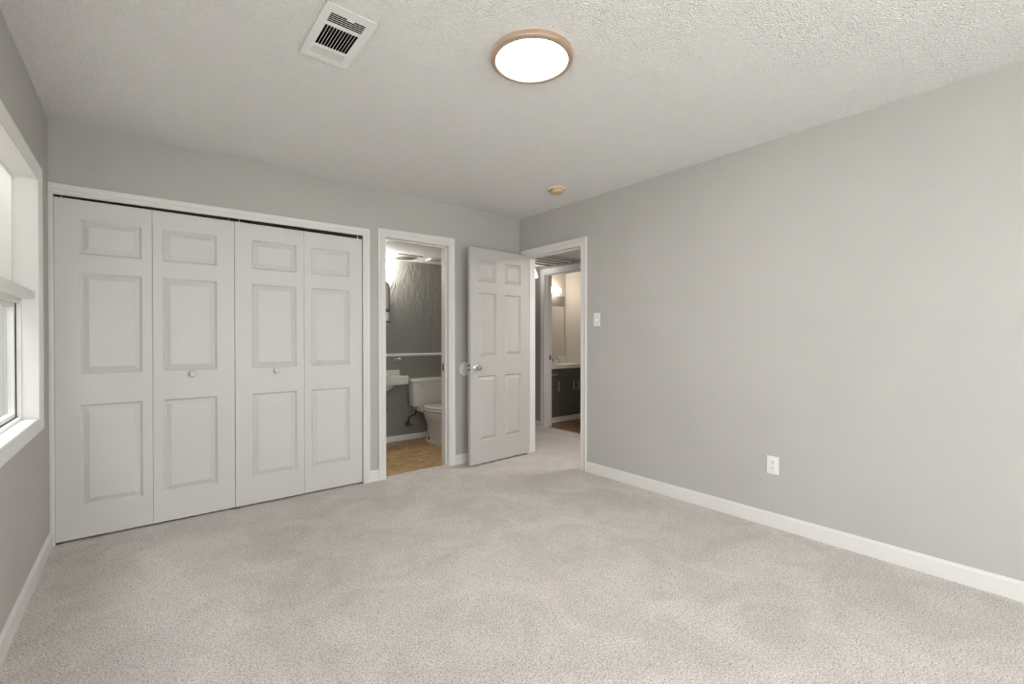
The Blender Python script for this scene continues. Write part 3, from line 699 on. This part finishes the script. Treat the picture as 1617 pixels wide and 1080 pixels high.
b = B(); loft(b, [(0.0, 0, -0.01, 0.108, 0.235, 2.6), (0.022, 0, -0.01, 0.108, 0.235, 2.6), (0.035, 0, -0.005, 0.094, 0.215, 2.5), (0.11, 0, 0.01, 0.088, 0.20, 2.4), (0.20, 0, 0.01, 0.100, 0.205, 2.3), (0.27, 0, -0.02, 0.145, 0.235, 2.3), (0.325, 0, -0.05, 0.174, 0.262, 2.2), (0.36, 0, -0.06, 0.180, 0.272, 2.2), (0.372, 0, -0.06, 0.178, 0.270, 2.2)], 48); box(b, -0.16, 0.16, 0.10, 0.335, 0.335, 0.402, 0.02, 3); obj('bowl', b, M_porc, to, 50)
b = B(); loft(b, [(0.376, 0, -0.055, 0.180, 0.268, 2.25), (0.380, 0, -0.055, 0.186, 0.274, 2.25), (0.392, 0, -0.055, 0.187, 0.275, 2.25), (0.398, 0, -0.055, 0.180, 0.268, 2.25)], 48); obj('seat', b, M_porc, to, 50)
b = B(); loft(b, [(0.402, 0, -0.050, 0.172, 0.262, 2.25), (0.406, 0, -0.050, 0.180, 0.268, 2.25), (0.416, 0, -0.050, 0.180, 0.268, 2.25), (0.424, 0, -0.050, 0.160, 0.245, 2.2), (0.427, 0, -0.050, 0.10, 0.16, 2.0)], 48); obj('seat_lid', b, M_porc, to, 50)
b = B(); box(b, -0.10, 0.10, 0.13, 0.175, 0.384, 0.425, 0.008); obj('seat_hinge', b, M_porc, to)
b = B(); lathe(b, [(0.009, 0.022), (0.009, 0.060), (0.005, 0.066), (0, 0.067)], 14, at=(-0.096, 0.07, 0.0)); obj('floor_bolt', b, M_steel_dark, to, 40)

sp = thing('supply_valve', 'dark angle valve and braided hose under the toilet tank', 'water valve', (2.413, BY1 - 0.0065, 0.19))
def S(x, y, z): return (x - 2.413, y - BY1, z - 0.19)
b = B(); lathe(b, [(0.030, 0.0), (0.028, -0.006), (0.013, -0.010), (0.011, -0.05)], 28, 'Y'); tube(b, [(0, -0.045, -0.012), (0, -0.045, 0.035)], 0.014); obj('valve_body', b, M_steel_dark, sp, 40)
b = B(); loft(b, [(-0.012, 0, -0.082, 0.030, 0.014, 2.2), (0.012, 0, -0.082, 0.030, 0.014, 2.2)], 24); tube(b, [(0, -0.05, 0), (0, -0.082, 0)], 0.006); obj('valve_handle', b, M_steel_dark, sp, 40)
b = B(); tube(b, curve_pts([(0, -0.045, 0.03), (0.002, -0.046, 0.075), (0.03, -0.05, 0.098), (0.07, -0.058, 0.112), (0.082, -0.064, 0.14), (0.080, -0.075, 0.175), (0.080, -0.085, 0.212)], 8), 0.0085); obj('hose', b, M_hose, sp, 50)

ap = thing('access_panel', 'thin grey access panel on the wall beside the toilet', 'access panel', (2.42, BY1, 0.267))
b = B(); box(b, -0.178, 0.178, -0.006, 0.001, -0.138, 0.138, 0.0015); obj('panel', b, M_bathwall, ap)
for sx in (-0.166, 0.166):
    b = B(); lathe(b, [(0.005, -0.0075), (0.005, -0.005)], 12, 'Y', at=(sx, 0, 0.126)); obj('screw', b, M_steel_dark, ap)

SK = 2.058
si = thing('wall_sink', 'white wall-hung bathroom sink with raised back ledge', 'sink', (SK, BY1, 0.835))
b = B()
loft(b, [(-0.152, 0, -0.142, 0.252, 0.128, 9), (-0.145, 0, -0.142, 0.258, 0.134, 9), (-0.064, 0, -0.142, 0.260, 0.136, 9), (-0.058, 0, -0.142, 0.255, 0.131, 8), (-0.058, 0, -0.155, 0.205, 0.095, 4), (-0.075, 0, -0.155, 0.190, 0.085, 3), (-0.13, 0, -0.155, 0.14, 0.065, 2.4), (-0.14, 0, -0.155, 0.03, 0.02, 2)], 64)
obj('basin', b, M_porc, si, 40)
b = B(); loft(b, [(-0.235, 0, -0.135, 0.04, 0.04, 2.2), (-0.21, 0, -0.138, 0.085, 0.07, 2.2), (-0.15, 0, -0.14, 0.15, 0.105, 2.4)], 48); obj('bowl_underside', b, M_porc, si, 50)
b = B(); box(b, -0.243, 0.243, -0.062, 0.0, -0.075, 0.0, 0.012, 3); obj('back_ledge', b, M_porc, si, 40)
b = B(); tube(b, [(0, -0.06, 0.0), (0, -0.062, 0.03)], 0.012); tube(b, curve_pts([(0, -0.062, 0.03), (0, -0.10, 0.05), (0, -0.15, 0.03)]), 0.010); obj('tap', b, M_chrome, si, 50)
b = B(); tube(b, curve_pts([(0, -0.135, -0.25), (0, -0.135, -0.36), (0.0, -0.11, -0.42), (0.0, -0.06, -0.40), (0.0, 0.0, -0.40)]), 0.018); obj('drain_trap', b, M_nickel, si, 50)
b = B(); tube(b, [(0.085, 0.0, -0.44), (0.085, -0.05, -0.44)], 0.011); obj('stop_valve', b, M_steel_dark, si, 50)

ph = thing('paper_holder', 'small chrome wall holder below the bathroom chair rail', 'holder', (2.283, BY1, 0.955))
b = B(); box(b, -0.046, 0.046, -0.006, 0.0, -0.016, 0.016, 0.004); obj('back_plate', b, M_chrome, ph)
b = B(); box(b, -0.045, -0.033, -0.045, -0.004, -0.008, 0.012, 0.003); box(b, 0.033, 0.045, -0.045, -0.004, -0.008, 0.012, 0.003); tube(b, [(-0.05, -0.040, 0.0), (0.05, -0.040, 0.0)], 0.006); obj('bar', b, M_chrome, ph, 50)

mc = thing('medicine_cabinet', 'chrome-framed mirror cabinet with rounded top above the bathroom sink', 'medicine cabinet', (1.975, BY1, 1.34))
def rrect(cx, w, z0, z1, r, n=8):
    pts = []
    for (px, pz, a0) in ((cx + w / 2 - r, z0 + r * .4, -90), (cx + w / 2 - r, z1 - r, 0), (cx - w / 2 + r, z1 - r, 90), (cx - w / 2 + r, z0 + r * .4, 180)):
        rr = r if a0 in (0, 90) else r * .4
        for k in range(n + 1):
            a = math.radians(a0 + 90 * k / n); pts.append((px + (r - rr) * (1 if px > cx else -1) + rr * math.cos(a), pz + rr * math.sin(a)))
    return pts
def prism(bm, pts, y0, y1):
    a = [bm.verts.new((x, y0, z)) for x, z in pts]; c = [bm.verts.new((x, y1, z)) for x, z in pts]
    n = len(pts)
    for k in range(n): bm.faces.new([a[k], a[(k + 1) % n], c[(k + 1) % n], c[k]])
    bm.faces.new(a); bm.faces.new(c)
b = B(); prism(b, rrect(0, 0.372, 0.0, 0.482, 0.065), -0.075, 0.0); obj('cabinet_body', b, M_nickel, mc, 40)
b = B(); prism(b, rrect(0, 0.376, 0.165, 0.486, 0.067), -0.090, -0.075); dro = obj('cabinet_door', b, M_steel_dark, mc, 40)
b = B(); prism(b, rrect(0, 0.346, 0.180, 0.472, 0.052), -0.0925, -0.0895); obj('mirror_glass', b, M_mirror, dro)
b = B(); box(b, -0.178, 0.178, -0.079, -0.074, 0.05, 0.15); obj('shelf_recess', b, M_plastic, mc)
b = B(); box(b, -0.186, 0.186, -0.105, -0.07, 0.148, 0.166, 0.004); box(b, -0.186, 0.186, -0.105, -0.07, 0.028, 0.046, 0.004); obj('shelf', b, M_steel_dark, mc)

wl = thing('wall_light', 'glowing opal globe light above the bathroom mirror cabinet', 'wall light', (2.085, BY1, 1.985))
b = B(); lathe(b, [(0.05, 0.0), (0.05, -0.012), (0.03, -0.022), (0.024, -0.035)], 32, 'Y'); obj('wall_base', b, M_chrome, wl, 40)
b = B(); lathe(b, [(0.020, -0.033)] + [(0.048 * math.sin(a), -0.078 + 0.048 * math.cos(a)) for a in [0.45 + (PI - 0.45) * k / 14 for k in range(15)]][:-1] + [(0, -0.126)], 32, 'Y'); obj('globe', b, M_bulb, wl, 60)

ex = thing('exhaust_fan', 'chrome round exhaust fan in a square plate on the bathroom ceiling', 'exhaust fan', (2.275, 4.70, BZ))
b = B(); box(b, -0.15, 0.15, -0.14, 0.14, -0.010, 0.001, 0.004); obj('plate', b, M_ceil2, ex)
b = B(); lathe(b, [(0.115, -0.009), (0.115, -0.018), (0.105, -0.021), (0.098, -0.014)], 48, cap=False); obj('trim_ring', b, M_chrome, ex, 40)
b = B(); lathe(b, [(0.1, -0.0105), (0, -0.0105)], 40, cap=False); obj('fan_throat', b, M_slot, ex)
b = B()
for r in (0.030, 0.052, 0.074, 0.094): lathe(b, [(r - 0.004, -0.012), (r - 0.004, -0.020), (r + 0.004, -0.020), (r + 0.004, -0.012)], 40, cap=False)
lathe(b, [(0.016, -0.011), (0.016, -0.022), (0, -0.023)], 24)
for a in range(4): tube(b, [(0.015 * math.cos(a * PI / 2), 0.015 * math.sin(a * PI / 2), -0.016), (0.1 * math.cos(a * PI / 2), 0.1 * math.sin(a * PI / 2), -0.016)], 0.003, 6)
obj('grille', b, M_chrome, ex, 40)

cr_ = thing('ceiling_register', 'small slotted register on the bathroom ceiling, right side of the doorway view', 'ceiling register', (2.635, 4.645, BZ))
b = B(); ring_flat(b, -0.10, 0.10, -0.065, 0.065, -0.016, 0.001, 0.022, 0.003); obj('register_frame', b, M_plastic, cr_)
b = B(); box(b, -0.08, 0.08, -0.045, 0.045, -0.004, 0.0005); obj('register_cavity', b, M_slot, cr_)
b = B()
for k in range(4): blade(b, 'x', -0.033 + 0.022 * k, -0.08, 0.08, 0.008, math.radians(35), zc=-0.010)
obj('louver_bank', b, M_plastic, cr_)

# ------------------------------------------------------------------ hall
hg = thing('ceiling_shutter', 'long metal louvered shutter in the hall ceiling beyond the entry doorway', 'ceiling louver', (3.8475, 4.09, HZ))
b = B(); slab(b, 'z', -0.010, 0.0, (-0.345, 0.345), (-0.295, 0.295), [(-0.315, 0.315, -0.262, 0.262)]); obj('shutter_frame', b, M_louver, hg)
for k in range(4):
    yc = -0.262 + 0.524 * (k + 0.5) / 4
    b = B(); blade(b, 'x', yc, -0.314, 0.314, 0.068, math.radians(3), 0.003, zc=0.004); lv = obj('louver', b, M_louver, hg)
    b = B(); box(b, -0.314, 0.314, yc - 0.072, yc - 0.064, -0.012, 0.002, 0.002); obj('louver_lip', b, M_plastic, lv)
b = B()
q0, q1, w0, w1 = -0.316, 0.316, -0.269, 0.269
for q in ([(q0, w0, 0), (q1, w0, 0), (q1, w0, .3), (q0, w0, .3)], [(q0, w1, 0), (q1, w1, 0), (q1, w1, .3), (q0, w1, .3)], [(q0, w0, 0), (q0, w1, 0), (q0, w1, .3), (q0, w0, .3)], [(q1, w0, 0), (q1, w1, 0), (q1, w1, .3), (q1, w0, .3)], [(q0, w0, .3), (q1, w0, .3), (q1, w1, .3), (q0, w1, .3)]):
    b.faces.new([b.verts.new(p) for p in q])
obj('shaft', b, M_black, hg, recalc=False)

fl = thing('hall_fill_light', 'added round fill light farther along the hall, unseen beyond the doorway view', 'ceiling light', (3.70, 2.62, HZ))  # added unseen lamp that brightens the hall carpet and vanity front
b = B(); lathe(b, [(0.15, 0.001), (0.15, -0.03), (0.14, -0.036), (0.13, -0.03)], 48, cap=False); obj('rim', b, M_nickel, fl, 40)
b = B(); lathe(b, [(0.131, -0.03), (0.09, -0.036), (0, -0.038)], 48, cap=False); obj('lens', b, mat('hall_fill_lens', (0.9, 0.88, 0.84), 0.4, emit=((1.0, 0.965, 0.91), 150.0), bump=(80, 0.0002, 1)), fl, 60)
hl = thing('hall_light', 'small glowing white cone light hanging at the hall ceiling past the door', 'ceiling light', (3.915, 4.420, HZ))
b = B(); lathe(b, [(0.035, 0.001), (0.035, -0.006), (0.012, -0.012), (0.012, -0.02)], 28); obj('canopy', b, M_nickel, hl, 40)
b = B(); lathe(b, [(0.012, -0.016), (0.030, -0.018), (0.078, -0.166), (0.074, -0.172), (0, -0.172)], 40); obj('shade', b, M_cone, hl, 40)

# ------------------------------------------------------------------ hall bathroom
VF = 4.625                                                   # vanity front
va = thing('vanity_cabinet', 'dark espresso bathroom vanity cabinet with slim metal pulls', 'cabinet', (4.78, VF, 0.003))
def V(x): return x - 4.78
b = B(); xa, xb, yb_ = V(VX0 + 0.008), V(VX1 - 0.002), VY1 - VF - 0.004
box(b, xa, xa + 0.018, 0.020, yb_, 0.074, 0.757); box(b, xb - 0.018, xb, 0.020, yb_, 0.074, 0.757); box(b, xa + 0.018, xb - 0.018, 0.020, yb_, 0.074, 0.092)
box(b, xa + 0.018, xb - 0.018, yb_ - 0.01, yb_, 0.092, 0.757); box(b, xa + 0.018, xb - 0.018, 0.020, 0.034, 0.092, 0.757); obj('cabinet_body', b, M_cab, va)
b = B(); box(b, V(VX0 + 0.008), V(VX1 - 0.002), 0.012, 0.030, 0.0, 0.074, 0.001); obj('toe_kick', b, M_trim, va)
def front(name, x0, x1, z0, z1, pull=None):
    bm = B(); box(bm, V(x0), V(x1), 0.0, 0.0195, z0 - 0.003, z1 - 0.003, 0.002); f = obj(name, bm, M_cab, va)
    if pull:
        bm = B(); (ax, az), (bx, bz) = pull; y = -0.026
        tube(bm, [(V(ax), y, az - 0.003), (V(bx), y, bz - 0.003)], 0.006)
        for t in (0.12, 0.88):
            px, pz = ax + (bx - ax) * t, az + (bz - az) * t - 0.003; tube(bm, [(V(px), 0.0, pz), (V(px), y, pz)], 0.004, 8)
        obj('pull', bm, M_nickel, f, 50)
front('drawer', VX0 + 0.010, 4.612, 0.640, 0.745, ((4.40, 0.682), (4.557, 0.682)))
front('cabinet_door', VX0 + 0.010, 4.612, 0.083, 0.632, ((4.585, 0.585), (4.585, 0.445)))
front('false_front', 4.622, VX1 - 0.006, 0.612, 0.745)
front('cabinet_door', 4.622, 4.937, 0.083, 0.604, ((4.890, 0.588), (4.890, 0.445)))
front('cabinet_door', 4.943, VX1 - 0.006, 0.083, 0.604, ((4.990, 0.588), (4.990, 0.445)))
ct = thing('countertop', 'white marble-look vanity countertop with backsplash over the dark cabinet', 'countertop', (4.78, VF, 0.763))
b = B()
slab(b, 'z', 0.0, 0.049, (V(VX0 + 0.007), V(VX1 - 0.001)), (-0.022, VY1 - VF - 0.001), [(4.76 - 4.78, 5.14 - 4.78, 0.09, 0.36)]); obj('slab', b, M_counter, ct)
b = B(); loft(b, [(0.049, V(4.95), 0.225, 0.200, 0.148, 6), (0.052, V(4.95), 0.225, 0.196, 0.144, 4), (0.045, V(4.95), 0.225, 0.180, 0.125, 2.4), (-0.02, V(4.95), 0.225, 0.13, 0.09, 2.2), (-0.05, V(4.95), 0.225, 0.04, 0.03, 2)], 48, cap=False); b.faces.new([v for v in b.verts[-48:]] if False else list(b.verts)[-48:]); obj('basin', b, M_counter, ct, 50)
b = B(); box(b, V(VX0 + 0.007), V(VX1 - 0.001), VY1 - VF - 0.02, VY1 - VF - 0.001, 0.049, 0.150, 0.003); obj('backsplash', b, M_counter, ct)

fa = thing('faucet', 'chrome two-handle faucet with clear knobs on the vanity countertop', 'faucet', (4.955, 5.045, 0.812))
b = B(); box(b, -0.09, 0.09, -0.026, 0.026, 0.0, 0.014, 0.006, 3); obj('deck_plate', b, M_chrome, fa, 40)
b = B(); tube(b, curve_pts([(0, 0.0, 0.012), (0, -0.006, 0.06), (0, -0.045, 0.085), (0, -0.095, 0.072), (0, -0.115, 0.045)]), 0.012); obj('spout', b, M_chrome, fa, 50)
for s in (-1, 1):
    b = B(); lathe(b, [(0.014, 0.012), (0.011, 0.035)], 20, at=(s * 0.068, 0, 0)); h_ = obj('handle', b, M_chrome, fa, 40)
    b = B(); lathe(b, [(0.012, 0.035), (0.024, 0.040), (0.027, 0.060), (0.022, 0.078), (0, 0.080)], 10, at=(s * 0.068, 0, 0)); obj('handle_knob', b, M_acrylic, h_)

mi = thing('wall_mirror', 'frameless vanity mirror with a grey board across its top', 'mirror', (4.875, VY1, 0.92))
b = B(); box(b, -0.325, 0.325, -0.006, 0.0, 0.0, 0.785, 0.001); obj('mirror_glass', b, M_mirror, mi)
b = B(); box(b, 0.325, 0.334, -0.0065, 0.0, 0.0, 0.785, 0.001); obj('edge_strip', b, M_counter, mi)
b = B(); box(b, -0.325, 0.326, -0.018, 0.0, 0.782, 0.938, 0.002); obj('top_board', b, M_header, mi)

vl = thing('vanity_light', 'glowing glass tube vanity light above the hall bathroom mirror', 'wall light', (4.86, VY1, 1.935))
b = B(); box(b, -0.28, 0.16, -0.022, 0.0, -0.05, 0.05, 0.005); obj('back_plate', b, M_chrome, vl)
b = B(); lathe(b, [(0, -0.25), (0.036, -0.245), (0.047, -0.225), (0.049, -0.2), (0.049, 0.13), (0.047, 0.16), (0.039, 0.182), (0.02, 0.194), (0, 0.197)], 36, 'X', at=(0, -0.085, 0)); obj('glass_shade', b, M_tube, vl, 60)
b = B()
for x in (-0.2, 0.10): tube(b, [(x, -0.02, 0), (x, -0.05, 0)], 0.012)
tube(b, [(-0.25, -0.085, 0.053), (0.11, -0.085, 0.053)], 0.005, 8); obj('arm', b, M_chrome, vl, 50)
